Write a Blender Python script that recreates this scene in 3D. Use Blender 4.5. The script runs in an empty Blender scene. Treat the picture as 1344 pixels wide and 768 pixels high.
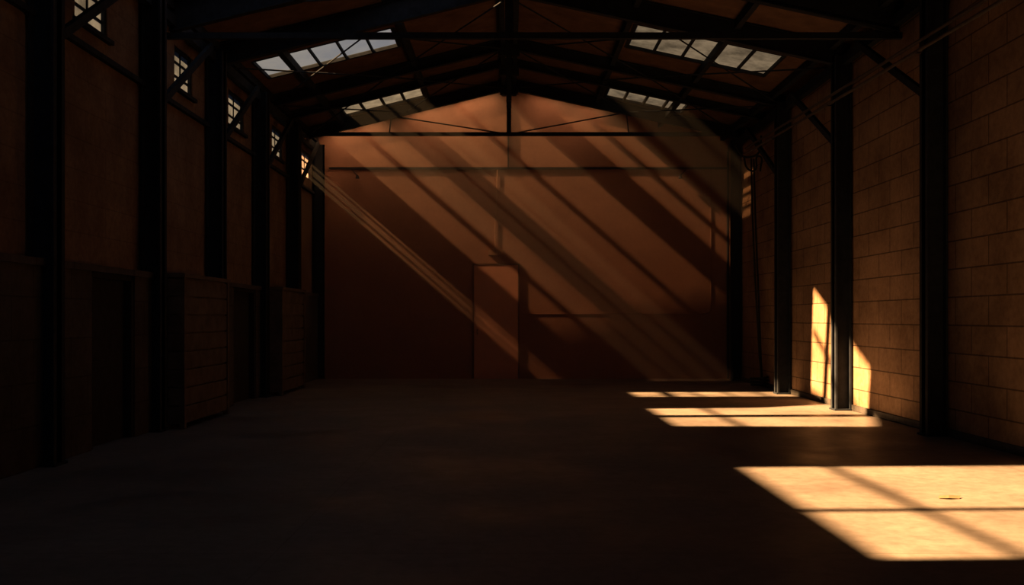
import bpy, bmesh, math, random
from mathutils import Vector, Matrix, geometry
random.seed(4)
sc = bpy.context.scene
sc.view_settings.view_transform = 'Standard'
sc.view_settings.look = 'None'

XL, XR, YB, YF, HC = -4.56, 5.23, 23.0, -5.0, 1.4
SL, SR = 0.2456, 0.2141
RIDGE = HC + 5.22
def P(x):            # rafter line height
    return RIDGE - (SL*(-x) if x < 0 else SR*x)
def R(x):            # roof sheet height
    return P(x) + 0.10
M, N = 1.15, 0.20    # sun: dx/dh, dy/dh

# ------------------------------------------------------------------ materials
def new_mat(name):
    m = bpy.data.materials.new(name); m.use_nodes = True
    nt = m.node_tree
    b = nt.nodes['Principled BSDF']
    return m, nt, b
def nd(nt, t, **kw):
    n = nt.nodes.new(t)
    for k, v in kw.items():
        setattr(n, k, v)
    return n
def ramp(nt, fac, stops):
    r = nd(nt, 'ShaderNodeValToRGB')
    els = r.color_ramp.elements
    while len(els) < len(stops): els.new(0.5)
    for e, (p, c) in zip(els, stops):
        e.position = p; e.color = (*c, 1)
    nt.links.new(fac, r.inputs[0])
    return r.outputs[0]
def noise(nt, vec, scale, detail=6, rough=.6):
    n = nd(nt, 'ShaderNodeTexNoise')
    n.inputs['Scale'].default_value = scale
    n.inputs['Detail'].default_value = detail
    n.inputs['Roughness'].default_value = rough
    nt.links.new(vec, n.inputs['Vector'])
    return n.outputs[0]
def mixc(nt, a, b, fac, mode='MIX'):
    n = nd(nt, 'ShaderNodeMix', data_type='RGBA', blend_type=mode)
    if isinstance(fac, float): n.inputs[0].default_value = fac
    else: nt.links.new(fac, n.inputs[0])
    for s, v in ((6, a), (7, b)):
        if isinstance(v, tuple): n.inputs[s].default_value = (*v, 1)
        else: nt.links.new(v, n.inputs[s])
    return n.outputs[2]
def bump(nt, b, h, strength=.3, dist=.02):
    n = nd(nt, 'ShaderNodeBump'); n.inputs['Strength'].default_value = strength
    n.inputs['Distance'].default_value = dist
    nt.links.new(h, n.inputs['Height']); nt.links.new(n.outputs[0], b.inputs['Normal'])

def block_wall(name, axis, c1, c2, mortar, bw=.62, bh=.31, msize=.012, bstr=.6, stain=.8):
    m, nt, b = new_mat(name)
    tc = nd(nt, 'ShaderNodeTexCoord'); s = nd(nt, 'ShaderNodeSeparateXYZ'); c = nd(nt, 'ShaderNodeCombineXYZ')
    nt.links.new(tc.outputs['Object'], s.inputs[0])
    nt.links.new(s.outputs[axis], c.inputs[0]); nt.links.new(s.outputs['Z'], c.inputs[1])
    br = nd(nt, 'ShaderNodeTexBrick')
    nt.links.new(c.outputs[0], br.inputs['Vector'])
    br.inputs['Scale'].default_value = 1
    br.inputs['Brick Width'].default_value = bw
    br.inputs['Row Height'].default_value = bh
    br.inputs['Mortar Size'].default_value = msize
    br.inputs['Mortar Smooth'].default_value = .4
    br.inputs['Color1'].default_value = (*c1, 1)
    br.inputs['Color2'].default_value = (*c2, 1)
    br.inputs['Mortar'].default_value = (*mortar, 1)
    n1 = noise(nt, tc.outputs['Object'], 1.1, 8, .65)
    n2 = noise(nt, tc.outputs['Object'], 14, 8, .7)
    col = mixc(nt, br.outputs['Color'], ramp(nt, n1, [(.35, (.45,.42,.4)), (.65, (1,1,1))]), stain, 'MULTIPLY')
    col = mixc(nt, col, ramp(nt, n2, [(.35, (.6,.58,.55)), (.6, (1,1,1))]), stain*.7, 'MULTIPLY')
    nt.links.new(col, b.inputs['Base Color'])
    b.inputs['Roughness'].default_value = .9
    b.inputs['Specular IOR Level'].default_value = .15
    mt = nd(nt, 'ShaderNodeMath', operation='MULTIPLY_ADD')
    mt.inputs[1].default_value = -1.0
    nt.links.new(br.outputs['Fac'], mt.inputs[0]); nt.links.new(n2, mt.inputs[2])
    bump(nt, b, mt.outputs[0], bstr, .015)
    return m
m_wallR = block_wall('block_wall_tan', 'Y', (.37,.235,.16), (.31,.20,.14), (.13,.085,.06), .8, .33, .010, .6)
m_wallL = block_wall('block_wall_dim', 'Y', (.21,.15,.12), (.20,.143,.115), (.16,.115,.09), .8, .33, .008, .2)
m_wallB = block_wall('plaster_wall', 'X', (.40,.222,.17), (.395,.219,.167), (.38,.21,.16), 1.2, .6, .006, .06, .4)
m_low = block_wall('low_wall_paint', 'Y', (.09,.085,.09), (.085,.08,.085), (.06,.055,.06), .8, .4, .01, .3)

def simple(name, col, rough=.7, metal=0., nscale=8, var=.35, bstr=.15, spec=.2):
    m, nt, b = new_mat(name)
    tc = nd(nt, 'ShaderNodeTexCoord')
    n1 = noise(nt, tc.outputs['Object'], nscale)
    lo = tuple(c*(1-var) for c in col); hi = tuple(min(1, c*(1+var)) for c in col)
    nt.links.new(ramp(nt, n1, [(.3, lo), (.7, hi)]), b.inputs['Base Color'])
    b.inputs['Roughness'].default_value = rough
    b.inputs['Metallic'].default_value = metal
    b.inputs['Specular IOR Level'].default_value = spec
    if bstr: bump(nt, b, n1, bstr, .005)
    return m
m_steel = simple('painted_steel', (.019,.024,.036), .75, bstr=0, spec=.08)
m_pipe = simple('galvanised_pipe', (.05,.042,.04), .5)
m_roof = simple('roof_sheet_metal', (.12,.072,.055), .8, 0, 3)
m_door = simple('door_paint', (.66,.35,.26), .65, 0, 2, .10, .05)
m_frame = simple('door_frame_paint', (.12,.065,.05), .7, 0, 4, .15, .05)
m_dark = simple('doorway_dark', (.02,.019,.022), .8)  # near-black puts the shade of the open doorways into the leaf colour
m_crate = simple('weathered_boards', (.09,.075,.07), .85, 0, 5)
m_rubber = simple('rubber_cable', (.02,.02,.02), .6)
m_cond = simple('painted_conduit', (.22,.12,.085), .7)
m_fix = simple('fixture_enamel', (.35,.22,.16), .5)
m_paper = simple('paper', (.13,.09,.055), .9, 0, 20, .2)

# floor
m_floor, nt, b = new_mat('concrete_floor')
tc = nd(nt, 'ShaderNodeTexCoord')
mp = nd(nt, 'ShaderNodeMapping'); mp.inputs['Location'].default_value = (1.4, .9, 0)
nt.links.new(tc.outputs['Object'], mp.inputs[0])
n1 = noise(nt, tc.outputs['Object'], .6, 8, .6)
n2 = noise(nt, tc.outputs['Object'], 9, 10, .7)
br = nd(nt, 'ShaderNodeTexBrick'); br.offset = 0
nt.links.new(mp.outputs[0], br.inputs['Vector'])
br.inputs['Scale'].default_value = 1
br.inputs['Brick Width'].default_value = 6.1; br.inputs['Row Height'].default_value = 3.4
br.inputs['Mortar Size'].default_value = .006
br.inputs['Color1'].default_value = (1,1,1,1); br.inputs['Color2'].default_value = (.96,.96,.96,1)
br.inputs['Mortar'].default_value = (.7,.67,.65,1)
col = ramp(nt, n1, [(.3, (.105,.091,.093)), (.7, (.178,.158,.157))])
col = mixc(nt, col, ramp(nt, n2, [(.32, (.62,.6,.58)), (.6, (1,1,1))]), .8, 'MULTIPLY')
col = mixc(nt, col, br.outputs['Color'], 1.0, 'MULTIPLY')
nt.links.new(col, b.inputs['Base Color'])
nt.links.new(ramp(nt, n1, [(.35, (.34,)*3), (.65, (.7,)*3)]), b.inputs['Roughness'])
b.inputs['Specular IOR Level'].default_value = .25
bump(nt, b, n2, .3, .006)

def glass(name, trans, diff, dcol):
    m = bpy.data.materials.new(name); m.use_nodes = True
    nt = m.node_tree; nt.nodes.clear()
    o = nd(nt, 'ShaderNodeOutputMaterial')
    t = nd(nt, 'ShaderNodeBsdfTransparent'); t.inputs[0].default_value = (*trans, 1)
    d = nd(nt, 'ShaderNodeBsdfTranslucent')
    mx = nd(nt, 'ShaderNodeMixShader')
    tc = nd(nt, 'ShaderNodeTexCoord')
    n = noise(nt, tc.outputs['Object'], 1.6, 8, .7)
    nt.links.new(ramp(nt, n, [(.38, tuple(c*.35 for c in dcol)), (.62, dcol)]), d.inputs[0])
    mx.inputs[0].default_value = diff
    nt.links.new(t.outputs[0], mx.inputs[1]); nt.links.new(d.outputs[0], mx.inputs[2])
    nt.links.new(mx.outputs[0], o.inputs[0])
    return m
m_gdirty = glass('frosted_dirty_glass', (.02,.02,.02), .99, (.025,.033,.050))
m_gmilk = glass('milky_glass', (.40,.40,.40), .74, (.56,.54,.58))  # panes of the added slots, diffusing a glow over the gable
m_gwin = glass('milky_window_glass', (.15,.15,.15), .5, (.34,.28,.28))
m_gsmoke = glass('sooty_glass', (.14,.14,.14), .6, (.045,.058,.08))
m_gclear = glass('clear_glass', (.82,.82,.80), .04, (.15,.2,.25))

# ------------------------------------------------------------------ mesh helpers
def finish(bm, name, mats, parent=None):
    bmesh.ops.recalc_face_normals(bm, faces=bm.faces)
    me = bpy.data.meshes.new(name); bm.to_mesh(me); bm.free()
    for m in (mats if isinstance(mats, (list, tuple)) else [mats]): me.materials.append(m)
    ob = bpy.data.objects.new(name, me); sc.collection.objects.link(ob)
    if parent: ob.parent = parent
    return ob
def box(bm, x0, x1, y0, y1, z0, z1, mi=0):
    vs = [bm.verts.new((x, y, z)) for x in (x0, x1) for y in (y0, y1) for z in (z0, z1)]
    for idx in ((0,1,3,2),(4,6,7,5),(0,4,5,1),(2,3,7,6),(0,2,6,4),(1,5,7,3)):
        f = bm.faces.new([vs[i] for i in idx]); f.material_index = mi
def beam(bm, a, b, w, h, mi=0, up=Vector((0,0,1))):
    a, b = Vector(a), Vector(b); d = (b-a).normalized()
    if abs(d.dot(up)) > .98: up = Vector((0,1,0))
    s = d.cross(up).normalized(); u = s.cross(d).normalized()
    vs = []
    for p in (a, b):
        for i, j in ((-1,-1),(1,-1),(1,1),(-1,1)):
            vs.append(bm.verts.new(p + s*i*w/2 + u*j*h/2))
    for idx in ((0,1,2,3),(7,6,5,4),(0,4,5,1),(1,5,6,2),(2,6,7,3),(3,7,4,0)):
        f = bm.faces.new([vs[i] for i in idx]); f.material_index = mi
def ibeam(bm, a, b, w, h, up=Vector((0,0,1)), t=.02):
    a, b = Vector(a), Vector(b); d = (b-a).normalized()
    if abs(d.dot(up)) > .98: up = Vector((0,1,0))
    s = d.cross(up).normalized(); u = s.cross(d).normalized()
    beam(bm, a+u*(h/2-t/2), b+u*(h/2-t/2), w, t, 0, up)
    beam(bm, a-u*(h/2-t/2), b-u*(h/2-t/2), w, t, 0, up)
    beam(bm, a, b, t, h-2*t, 0, up)
def rod(bm, a, b, r, seg=8):
    a, b = Vector(a), Vector(b); d = (b-a)
    mat = Matrix.Translation((a+b)/2) @ d.to_track_quat('Z', 'Y').to_matrix().to_4x4()
    bmesh.ops.create_cone(bm, cap_ends=True, segments=seg, radius1=r, radius2=r, depth=d.length, matrix=mat)
def inside(pt, poly):
    x, y = pt; c = False; n = len(poly)
    for i in range(n):
        x1, y1 = poly[i]; x2, y2 = poly[(i+1) % n]
        if (y1 > y) != (y2 > y) and x < (x2-x1)*(y-y1)/(y2-y1)+x1: c = not c
    return c
def panel(bm, outer, holes, fn, out):
    vs, es = [], []
    for poly in [outer]+holes:
        b0 = len(vs); k = len(poly)
        vs += [Vector(p) for p in poly]
        es += [(b0+i, b0+(i+1) % k) for i in range(k)]
    v2, _, f2, *_ = geometry.delaunay_2d_cdt(vs, es, [], 0, 1e-5)
    out = Vector(out)
    keep = []
    for f in f2:
        c = sum((v2[i] for i in f), Vector((0,0)))/len(f)
        if not any(inside(c, h) for h in holes): keep.append(list(f))
    A = [bm.verts.new(fn(*v)) for v in v2]
    B = [bm.verts.new(Vector(fn(*v))+out) for v in v2]
    cnt = {}
    for f in keep:
        bm.faces.new([A[i] for i in f]); bm.faces.new([B[i] for i in reversed(f)])
        for i in range(len(f)):
            e = (f[i], f[(i+1) % len(f)]); cnt[tuple(sorted(e))] = cnt.get(tuple(sorted(e)), 0)+1
    for (i, j), c in cnt.items():
        if c == 1: bm.faces.new([A[i], A[j], B[j], B[i]])
    for v in [v for v in bm.verts if not v.link_faces]: bm.verts.remove(v)
def rect(a0, a1, b0, b1): return [(a0,b0),(a1,b0),(a1,b1),(a0,b1)]

# ------------------------------------------------------------------ shell
bm = bmesh.new(); box(bm, XL-.3, XR+.3, YF-.3, YB+.3, -.2, 0); finish(bm, 'floor', m_floor)

WIN = [(4.75,5.6),(7.6,8.45),(10.4,11.25),(13.5,14.27),(16.1,17.05),(19.06,19.96),(21.8,22.83)]
WZ0, WZ1 = 4.56, 5.14
DOORS_L = [(10.5,11.7),(15.9,17.3)]
holes = [rect(a, b, WZ0, WZ1) for a, b in WIN]
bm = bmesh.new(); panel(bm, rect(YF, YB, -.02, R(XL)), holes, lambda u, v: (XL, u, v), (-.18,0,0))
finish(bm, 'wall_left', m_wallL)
bm = bmesh.new(); panel(bm, rect(YF, YB, -.02, R(XR)), [], lambda u, v: (XR, u, v), (.18,0,0))
finish(bm, 'wall_right', m_wallR)
gable = [(XL-.18,-.02),(XR+.18,-.02),(XR+.18,R(XR)+.0),(0,R(0)),(XL-.18,R(XL))]
bm = bmesh.new(); panel(bm, gable, [], lambda u, v: (u, YB, v), (0,.18,0)); finish(bm, 'wall_back', m_wallB)
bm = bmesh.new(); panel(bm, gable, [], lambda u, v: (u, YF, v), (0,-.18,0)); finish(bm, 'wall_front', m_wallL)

# roof with skylight openings, plus unseen ones placed for their light
L1 = rect(-4.3,-1.95,16.5,17.65); L2 = rect(-3.6,-1.85,20.9,21.8)
CAST_HOLE1 = rect(-4.39,-1.7,4.6,8.2)  # out-of-view opening, sized back from the near floor light patch
CAST_HOLE2 = [(-4.39,11.7),(-2.33,11.55),(-1.95,12.9),(-1.39,13.05),(-.2,16.1),(-1.85,15.95),(-1.95,15.05),(-2.2,14.8),(-3.0,14.35),(-4.39,14.25)]  # out-of-view opening, outline shaped to cast the floor and wall light patches
SHAFT_SLOT1 = rect(-4.3,-2.95,22.05,22.93); SHAFT_SLOT2 = rect(-2.35,-.35,22.05,22.93); SHAFT_SLOT3 = rect(.5,2.2,22.05,22.93)  # added slots hidden behind the truss, throwing light streaks onto the gable
R1 = rect(2.1,4.6,16.4,17.8); R2 = rect(2.1,3.8,20.9,21.8)
bm = bmesh.new()
panel(bm, rect(XL-.25, 0, YF-.3, YB+.3), [L1,L2,CAST_HOLE1,CAST_HOLE2,SHAFT_SLOT1,SHAFT_SLOT2], lambda u, v: (u, v, R(u)), (0,0,.05))
panel(bm, rect(0, XR+.25, YF-.3, YB+.3), [R1,R2,SHAFT_SLOT3], lambda u, v: (u, v, R(u)), (0,0,.05))
finish(bm, 'ceiling', m_roof)

def skylight(poly, bars, panes, mats, fw=.07):
    bm = bmesh.new()
    f = lambda p, dz=0: Vector((p[0], p[1], R(p[0])+.03+dz))
    n = len(poly)
    for i in range(n): beam(bm, f(poly[i]), f(poly[(i+1) % n]), fw, .06)
    for a, b, w in bars: beam(bm, f(a), f(b), w, .05)
    for pp, mi in panes:
        fc = bm.faces.new([bm.verts.new(f(p, .02)) for p in pp]); fc.material_index = mi
    return finish(bm, 'skylight', [m_steel]+mats)  # also frames the added light slots and out-of-view openings
def strips(x0, x1, y0, y1, k, mis):
    xs = [x0+(x1-x0)*i/k for i in range(k+1)]
    return [(rect(xs[i], xs[i+1], y0, y1), mis[i]) for i in range(k)], xs[1:-1]
G = [m_gclear, m_gmilk, m_gdirty, m_gsmoke]
p, xs = strips(-4.3,-1.95,16.5,17.65,5,[1]*5)
skylight(L1, [((x,16.5),(x,17.65),.035) for i, x in enumerate(xs)], p, G)
p, xs = strips(-3.6,-1.85,20.9,21.8,4,[4,4,4,4])
skylight(L2, [((x,20.9),(x,21.8),.05) for x in xs], p, G)
skylight(CAST_HOLE1, [((-3.69,4.6),(-3.69,8.2),.08),((-4.39,6.08),(-1.7,6.08),.12)], [], G)
skylight(CAST_HOLE2, [((-3.69,11.6),(-3.69,14.3),.08),((-1.95,13.63),(-.92,15.95),.10),
              ((-4.39,12.99),(-1.3,12.99),.26),((-2.0,15.17),(-.4,15.17),.22)], [], G)  # wide bars added to block sun from the truss steel below
p, xs = strips(2.1,4.6,16.4,17.8,5,[3]*5)
skylight(R1, [((x,16.4),(x,17.8),.04) for x in xs], p, G)
p, xs = strips(2.1,3.8,20.9,21.8,4,[4]*4)
skylight(R2, [((x,20.9),(x,21.8),.05) for x in xs], p, G)
for g in (SHAFT_SLOT1, SHAFT_SLOT2, SHAFT_SLOT3):
    x0, x1 = g[0][0], g[1][0]
    p, xs = strips(x0, x1, 22.05, 22.93, 2, [2,2])
    skylight(g, [((x,22.05),(x,22.93),w) for x, w in zip(xs, (.14,))], p, G, .04)

# purlins
def purlin(x, y0, y1):
    bm = bmesh.new(); beam(bm, (x, y0, R(x)-.07), (x, y1, R(x)-.07), .09, .13)
    finish(bm, 'roof_purlin', m_steel)
purlin(-4.47, YF, YB); purlin(-3.69, 15.2, 22); purlin(-1.78, 16.0, 22); purlin(-.12, YF, YB)
purlin(.12, YF, YB); purlin(1.95, YF, 22); purlin(3.5, YF, YB); purlin(4.95, YF, YB)

# ------------------------------------------------------------------ trusses
def truss(y, tie=None, king=None, rw=.11, rh=.2, web=False, d=None):
    bm = bmesh.new()
    d = .09-rh/2 if d is None else d
    ibeam(bm, (XL+.02, y, P(XL)+d), (0, y, P(0)+d), rw, rh)
    ibeam(bm, (XR-.02, y, P(XR)+d), (0, y, P(0)+d), rw, rh)
    if tie: beam(bm, (XL+.02, y, tie), (XR-.02, y, tie), .07, .08)
    if king: beam(bm, (0, y, P(0)), (0, y, king), .1, .1)
    if web and tie:
        for x in (-2.6, 2.6):
            rod(bm, (0, y, tie), (x, y, P(x)-.1), .015)
            rod(bm, (x, y, P(x)-.1), (x*1.02, y, tie), .015)
    box(bm, -.2, .2, y-.06, y+.06, P(0)-.26, P(0)-.02)
    finish(bm, 'roof_truss', m_steel)
truss(13.15, HC+3.75, HC+3.75, rh=.40)
truss(15.2, None, None, rh=.34)
truss(18.7, None, HC+4.1, rh=.22)
truss(20.2, None, HC+4.3, rh=.16)
truss(21.93, HC+4.08, HC+4.08, web=True, rh=.24)
truss(9.6, HC+3.68, HC+3.68)
truss(0.5, HC+3.68, HC+3.68)

# roof cross-bracing rods
bm = bmesh.new()
for (y0, y1) in ((15.9,18.7),(18.7,21.9)):
    for s, e in ((XL+.1,-.1),(XR-.1,.1)):
        for a, b_ in ((s, (s+e)/2),((s+e)/2, e)):
            rod(bm, (a, y0, P(a)-.1), (b_, y1, P(b_)-.1), .014, 6)
            rod(bm, (b_, y0, P(b_)-.1), (a, y1, P(a)-.1), .014, 6)
finish(bm, 'roof_bracing_rods', m_steel)

# ------------------------------------------------------------------ columns
def column(x, y, side, w=.24, d=.24, dy=2.5):
    bm = bmesh.new()
    top = P(x)-.12
    s = -side           # toward room
    box(bm, x-d/2, x-d/2+.025, y-w/2, y+w/2, 0, top)
    box(bm, x+d/2-.025, x+d/2, y-w/2, y+w/2, 0, top)
    box(bm, x-d/2, x+d/2, y-.05, y+.05, 0, top)
    box(bm, x-d/2-.02 if side>0 else x-d/2, x+d/2 if side>0 else x+d/2+.02, y-w/2-.02, y+w/2+.02, 0, .025)
    if dy:   # knee brace in the plane of the wall, up to the eave beam
        xa = x+s*.08
        beam(bm, (xa, y, top-1.35), (xa, y+dy*.85, top-.05), .06, .09)
    finish(bm, 'steel_column', m_steel)
for y in (1.1,3.9,6.65,9.45,12.3,14.95,17.65,20.35): column(XL+.15, y, -1)
column(XL+.16, 22.94, -1, .1, .24, 0)
for y in (1.9,5.2,8.5,11.85,15.15,18.4,): column(XR-.15, y, 1, dy=2.8)
column(XR-.12, 22.3, 1, .22, .2, 0)
# eave beams
bm = bmesh.new(); beam(bm, (XL+.1, YF, P(XL)-.16), (XL+.1, YB, P(XL)-.16), .1, .14); finish(bm, 'eave_beam', m_steel)
bm = bmesh.new(); beam(bm, (XR-.1, YF, P(XR)-.16), (XR-.1, YB, P(XR)-.16), .1, .14); finish(bm, 'eave_beam', m_steel)
# wall girts (horizontal rails)
bm = bmesh.new(); beam(bm, (XL+.04, YF, 4.3), (XL+.04, YB, 4.3), .06, .06); finish(bm, 'wall_rail', m_steel)

# ------------------------------------------------------------------ windows (left wall)
for i, (a, b_) in enumerate(WIN):
    bm = bmesh.new(); x = XL-.06
    for (u0, u1, v0, v1) in ((a, b_, WZ0, WZ0+.04),(a, b_, WZ1-.04, WZ1),(a, a+.04, WZ0, WZ1),(b_-.04, b_, WZ0, WZ1)):
        box(bm, x-.04, x+.04, u0, u1, v0, v1)
    c = (a+b_)/2
    box(bm, x-.015, x+.015, c-.015, c+.015, WZ0, WZ1)
    for k in (1, 2):
        z = WZ0+(WZ1-WZ0)*k/3; box(bm, x-.015, x+.015, a, b_, z-.012, z+.012)
    f = bm.faces.new([bm.verts.new(q) for q in ((x,a,WZ0),(x,b_,WZ0),(x,b_,WZ1),(x,a,WZ1))]); f.material_index = 1
    if i < 6: box(bm, XL-.02, XL+.06, a-.05, b_+.05, WZ0-.05, WZ0)
    finish(bm, 'window_%d' % (i+1), [m_steel, m_gwin if i == len(WIN)-1 else m_gdirty])

# ------------------------------------------------------------------ left wall low structures
bm = bmesh.new()
prev = YF
for a, b_ in DOORS_L+[(YB, YB)]:
    box(bm, XL, XL+.14, prev, a-.0, 0, 1.9) if a > prev else None
    prev = b_
box(bm, XL, XL+.17, YF, YB, 1.9, 1.97)
finish(bm, 'trim_1', m_low)
for i, (a, b_) in enumerate(DOORS_L):
    bm = bmesh.new(); X0 = XL+.003
    box(bm, X0, X0+.03, a+.06, b_-.06, 0.003, 1.84)
    box(bm, X0, X0+.12, a+.003, a+.06, 0.003, 1.895); box(bm, X0, X0+.12, b_-.06, b_-.003, 0.003, 1.895); box(bm, X0, X0+.12, a+.003, b_-.003, 1.84, 1.895)
    for z0, z1 in ((.15,.85),(.98,1.7)):
        box(bm, X0+.03, X0+.045, a+.18, b_-.18, z0, z1)
    rod(bm, (X0+.08, a+.13, .95), (X0+.08, a+.25, .95), .012); box(bm, X0+.03, X0+.09, a+.12, a+.15, .93, .97)
    finish(bm, 'door_%d' % (i+2), m_dark)
def crate(y0, y1):
    bm = bmesh.new(); x0, x1, h = XL+.18, XL+.45, 1.97
    box(bm, x0, x1-.03, y0+.02, y1-.02, .06, h-.04)
    for y in (y0, y1-.08):
        box(bm, x1-.05, x1+.015, y, y+.08, 0, h); box(bm, x0, x0+.06, y, y+.08, 0, h)
    k = 8; step = (h-.12)/k
    for i in range(k):
        z = .06+i*step
        box(bm, x1-.03, x1, y0+.03, y1-.03, z+.012, z+step-.012)
        box(bm, x0+.02, x1-.01, y0-.005, y0+.03, z+.012, z+step-.012)
    box(bm, x0, x1+.03, y0-.03, y1+.03, h-.05, h)
    finish(bm, 'slatted_cabinet', m_crate)
crate(12.5,14.5); crate(17.9,19.9)

# ------------------------------------------------------------------ back wall
S = 23/1300
def bx(px): return (px-668)*S
def bz(py): return HC-(py-418)*S
bm = bmesh.new()
x0, x1, zt = bx(620), bx(682), bz(346)
box(bm, x0+.04, x1-.04, YB-.03, YB-.002, 0, zt-.04)
for a, b_, c, d in ((x0,x0+.04,0,zt),(x1-.04,x1,0,zt),(x0,x1,zt-.04,zt)):
    box(bm, a, b_, YB-.036, YB-.002, c, d, 1)
box(bm, x0+.1, x0+.13, YB-.06, YB-.03, 1.03, 1.15, 1); rod(bm, (x0+.11, YB-.06, 1.09), (x0+.24, YB-.06, 1.09), .011)
finish(bm, 'door_1', [m_door, m_frame])
# lamp box above door with wire
bm = bmesh.new()
box(bm, bx(641), bx(660), YB-.08, YB-.002, bz(335), bz(328)); box(bm, bx(645), bx(656), YB-.06, YB-.002, bz(328), bz(325))
rod(bm, (bx(650), YB-.02, bz(326)), (bx(650), YB-.02, bz(300)), .01, 6)
rod(bm, (bx(650), YB-.02, bz(300)), (bx(653), YB-.02, bz(223)), .01, 6)
finish(bm, 'emergency_light', m_fix)
# horizontal beam and hanger
bm = bmesh.new()
beam(bm, (bx(432), YB-.018, bz(221)), (bx(955), YB-.018, bz(221)), .03, .05)
beam(bm, (bx(667), YB-.018, bz(221)), (bx(667), YB-.018, bz(130)), .03, .06)
finish(bm, 'trim_2', m_steel)
for px, s in ((462,1),(900,-1)):
    bm = bmesh.new()
    rod(bm, (bx(px), YB-.02, bz(223)), (bx(px+8*s), YB-.12, bz(231)), .012)
    bmesh.ops.create_cone(bm, cap_ends=True, segments=16, radius1=.05, radius2=.02, depth=.08, matrix=Matrix.Translation((bx(px+8*s), YB-.12, bz(233))))
    finish(bm, 'wall_lamp', m_steel)
# conduit outline
bm = bmesh.new()
pts = [(684,412),(926,412),(931,410),(933,405),(933,222)]
for a, b_ in zip(pts, pts[1:]): rod(bm, (bx(a[0]), YB-.010, bz(a[1])), (bx(b_[0]), YB-.010, bz(b_[1])), .008)
finish(bm, 'wall_conduit', m_cond)
bm = bmesh.new()
rod(bm, (bx(955), YB-.04, 0.0), (bx(955), YB-.04, bz(200)), .03)
finish(bm, 'drain_pipe', m_steel)

# ------------------------------------------------------------------ right wall pipes + cable
def ph(y): return HC+3.16+.0233*(y-9.83)
bm = bmesh.new()
for dz, dx in ((0,0),(.11,0)):
    rod(bm, (XR-.33+dx, YF+.02, ph(YF)+dz), (XR-.33+dx, 20.5, ph(20.5)+dz), .022)
for y in (1.9,5.2,8.5,11.85,15.15,18.4):
    z = ph(y)
    box(bm, XR-.36, XR-.275, y-.02, y+.02, z-.04, z-.022); box(bm, XR-.3, XR-.275, y-.02, y+.02, z-.04, z+.15)
finish(bm, 'overhead_pipe', m_pipe)
def curve(name, paths, r, mat):
    cu = bpy.data.curves.new(name, 'CURVE'); cu.dimensions = '3D'; cu.bevel_depth = r; cu.bevel_resolution = 2
    for pts in paths:
        sp = cu.splines.new('BEZIER'); sp.bezier_points.add(len(pts)-1)
        for bp, q in zip(sp.bezier_points, pts):
            bp.co = q; bp.handle_left_type = bp.handle_right_type = 'AUTO'
    ob = bpy.data.objects.new(name, cu); sc.collection.objects.link(ob); cu.materials.append(mat)
    return ob
yc = 20.2; k = yc/1300
def c3(px, py, dy=0): return ((px-668)*k, yc+dy, HC-(py-418)*k)
coil = []
for i in range(28):
    t = i/27*math.pi*6
    coil.append(((1000-668)*k-.1+.17*math.cos(t)*(1-.1*math.sin(t*.37)), yc-.2+.17*math.sin(t), .03+.035*i/5))
curve('hanging_cable', [
    [c3(986,208),c3(987,260),c3(990,340),c3(994,420),c3(997,470),c3(999,490),c3(1000,507)],
    [c3(990,208,.05),c3(992,280,.05),c3(996,380,.05),c3(999,460,.05),c3(1001,500,.05)],
    [c3(976,205),c3(982,222),c3(990,224),c3(996,205),c3(998,225)],
    [c3(965,190),c3(975,205),c3(986,206),c3(996,200),c3(999,178)],
    coil], .02, m_rubber)

# paper scrap in the near light patch
bm = bmesh.new()
pts = [(-.09,-.02,.004),(-.02,-.05,.012),(.07,-.03,.004),(.1,.02,.02),(.02,.03,.006),(-.06,.04,.015)]
c = bm.verts.new((0,0,.025)); ring = [bm.verts.new(p_) for p_ in pts]
for i in range(6): bm.faces.new([c, ring[i], ring[(i+1)%6]])
o = finish(bm, 'paper_scrap', m_paper); o.location = (3.42,7.7,0)

# baseboards
bm = bmesh.new(); box(bm, XR-.03, XR, YF, YB, 0, .09); finish(bm, 'baseboard_right', m_low)

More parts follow.
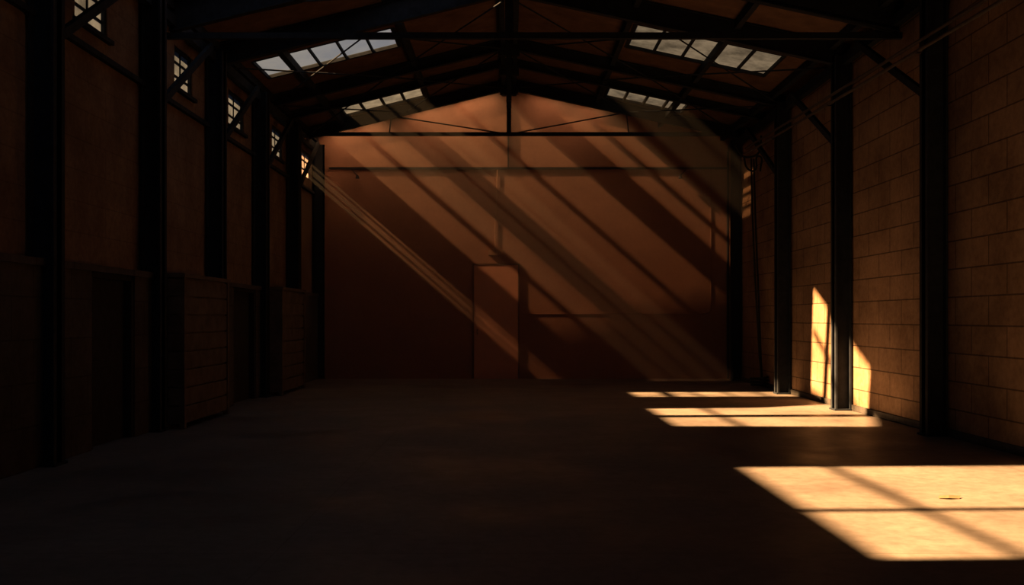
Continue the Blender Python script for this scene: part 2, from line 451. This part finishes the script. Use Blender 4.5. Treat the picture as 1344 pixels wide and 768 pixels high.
# ------------------------------------------------------------------ dusty air near the gable
hz = bpy.data.materials.new('dusty_air'); hz.use_nodes = True
nt = hz.node_tree; nt.nodes.clear()
o_ = nd(nt, 'ShaderNodeOutputMaterial'); vs_ = nd(nt, 'ShaderNodeVolumeScatter')
vs_.inputs['Color'].default_value = (1,1,1,1); vs_.inputs['Density'].default_value = .12
va_ = nd(nt, 'ShaderNodeVolumeAbsorption'); va_.inputs['Color'].default_value = (1,.4,.4,1); va_.inputs['Density'].default_value = .035
ad_ = nd(nt, 'ShaderNodeAddShader')
nt.links.new(vs_.outputs[0], ad_.inputs[0]); nt.links.new(va_.outputs[0], ad_.inputs[1])
vs_.inputs['Anisotropy'].default_value = .0
nt.links.new(ad_.outputs[0], o_.inputs['Volume'])
bm = bmesh.new()
prof = [(XL+.01,.01),(XR-.01,.01),(XR-.01,R(XR)-.02),(0,R(0)-.02),(XL+.01,R(XL)-.02)]
A = [bm.verts.new((x, 20.6, z)) for x, z in prof]; B = [bm.verts.new((x, YB-.09, z)) for x, z in prof]
bm.faces.new(A); bm.faces.new(B[::-1])
for i in range(5): bm.faces.new([A[i], A[(i+1)%5], B[(i+1)%5], B[i]])
finish(bm, 'dusty_air', hz)

# ------------------------------------------------------------------ light
sun = bpy.data.lights.new('sun', 'SUN'); sun.energy = 56; sun.color = (1,.53,.19); sun.angle = math.radians(1.05)
so = bpy.data.objects.new('sun', sun); sc.collection.objects.link(so)
so.rotation_euler = Vector((M, N, -1)).to_track_quat('-Z', 'Y').to_euler()
so.location = (-12,0,14)
w = bpy.data.worlds.new('sky'); sc.world = w; w.use_nodes = True
bg = w.node_tree.nodes['Background']
tcw = w.node_tree.nodes.new('ShaderNodeTexCoord')
nw = noise(w.node_tree, tcw.outputs['Generated'], 3, 4)
w.node_tree.links.new(ramp(w.node_tree, nw, [(.35, (.42,.45,.55)), (.65, (.56,.52,.49))]), bg.inputs[0])
bg.inputs[1].default_value = .46

cam = bpy.data.cameras.new('camera'); co = bpy.data.objects.new('camera', cam); sc.collection.objects.link(co)
cam.sensor_width = 36; cam.lens = 1300*36/1344
cam.shift_y = 34/1344; cam.shift_x = 4/1344
co.location = (0,0,HC); co.rotation_euler = (math.radians(90),0,0)
cam.clip_start = .05
sc.camera = co
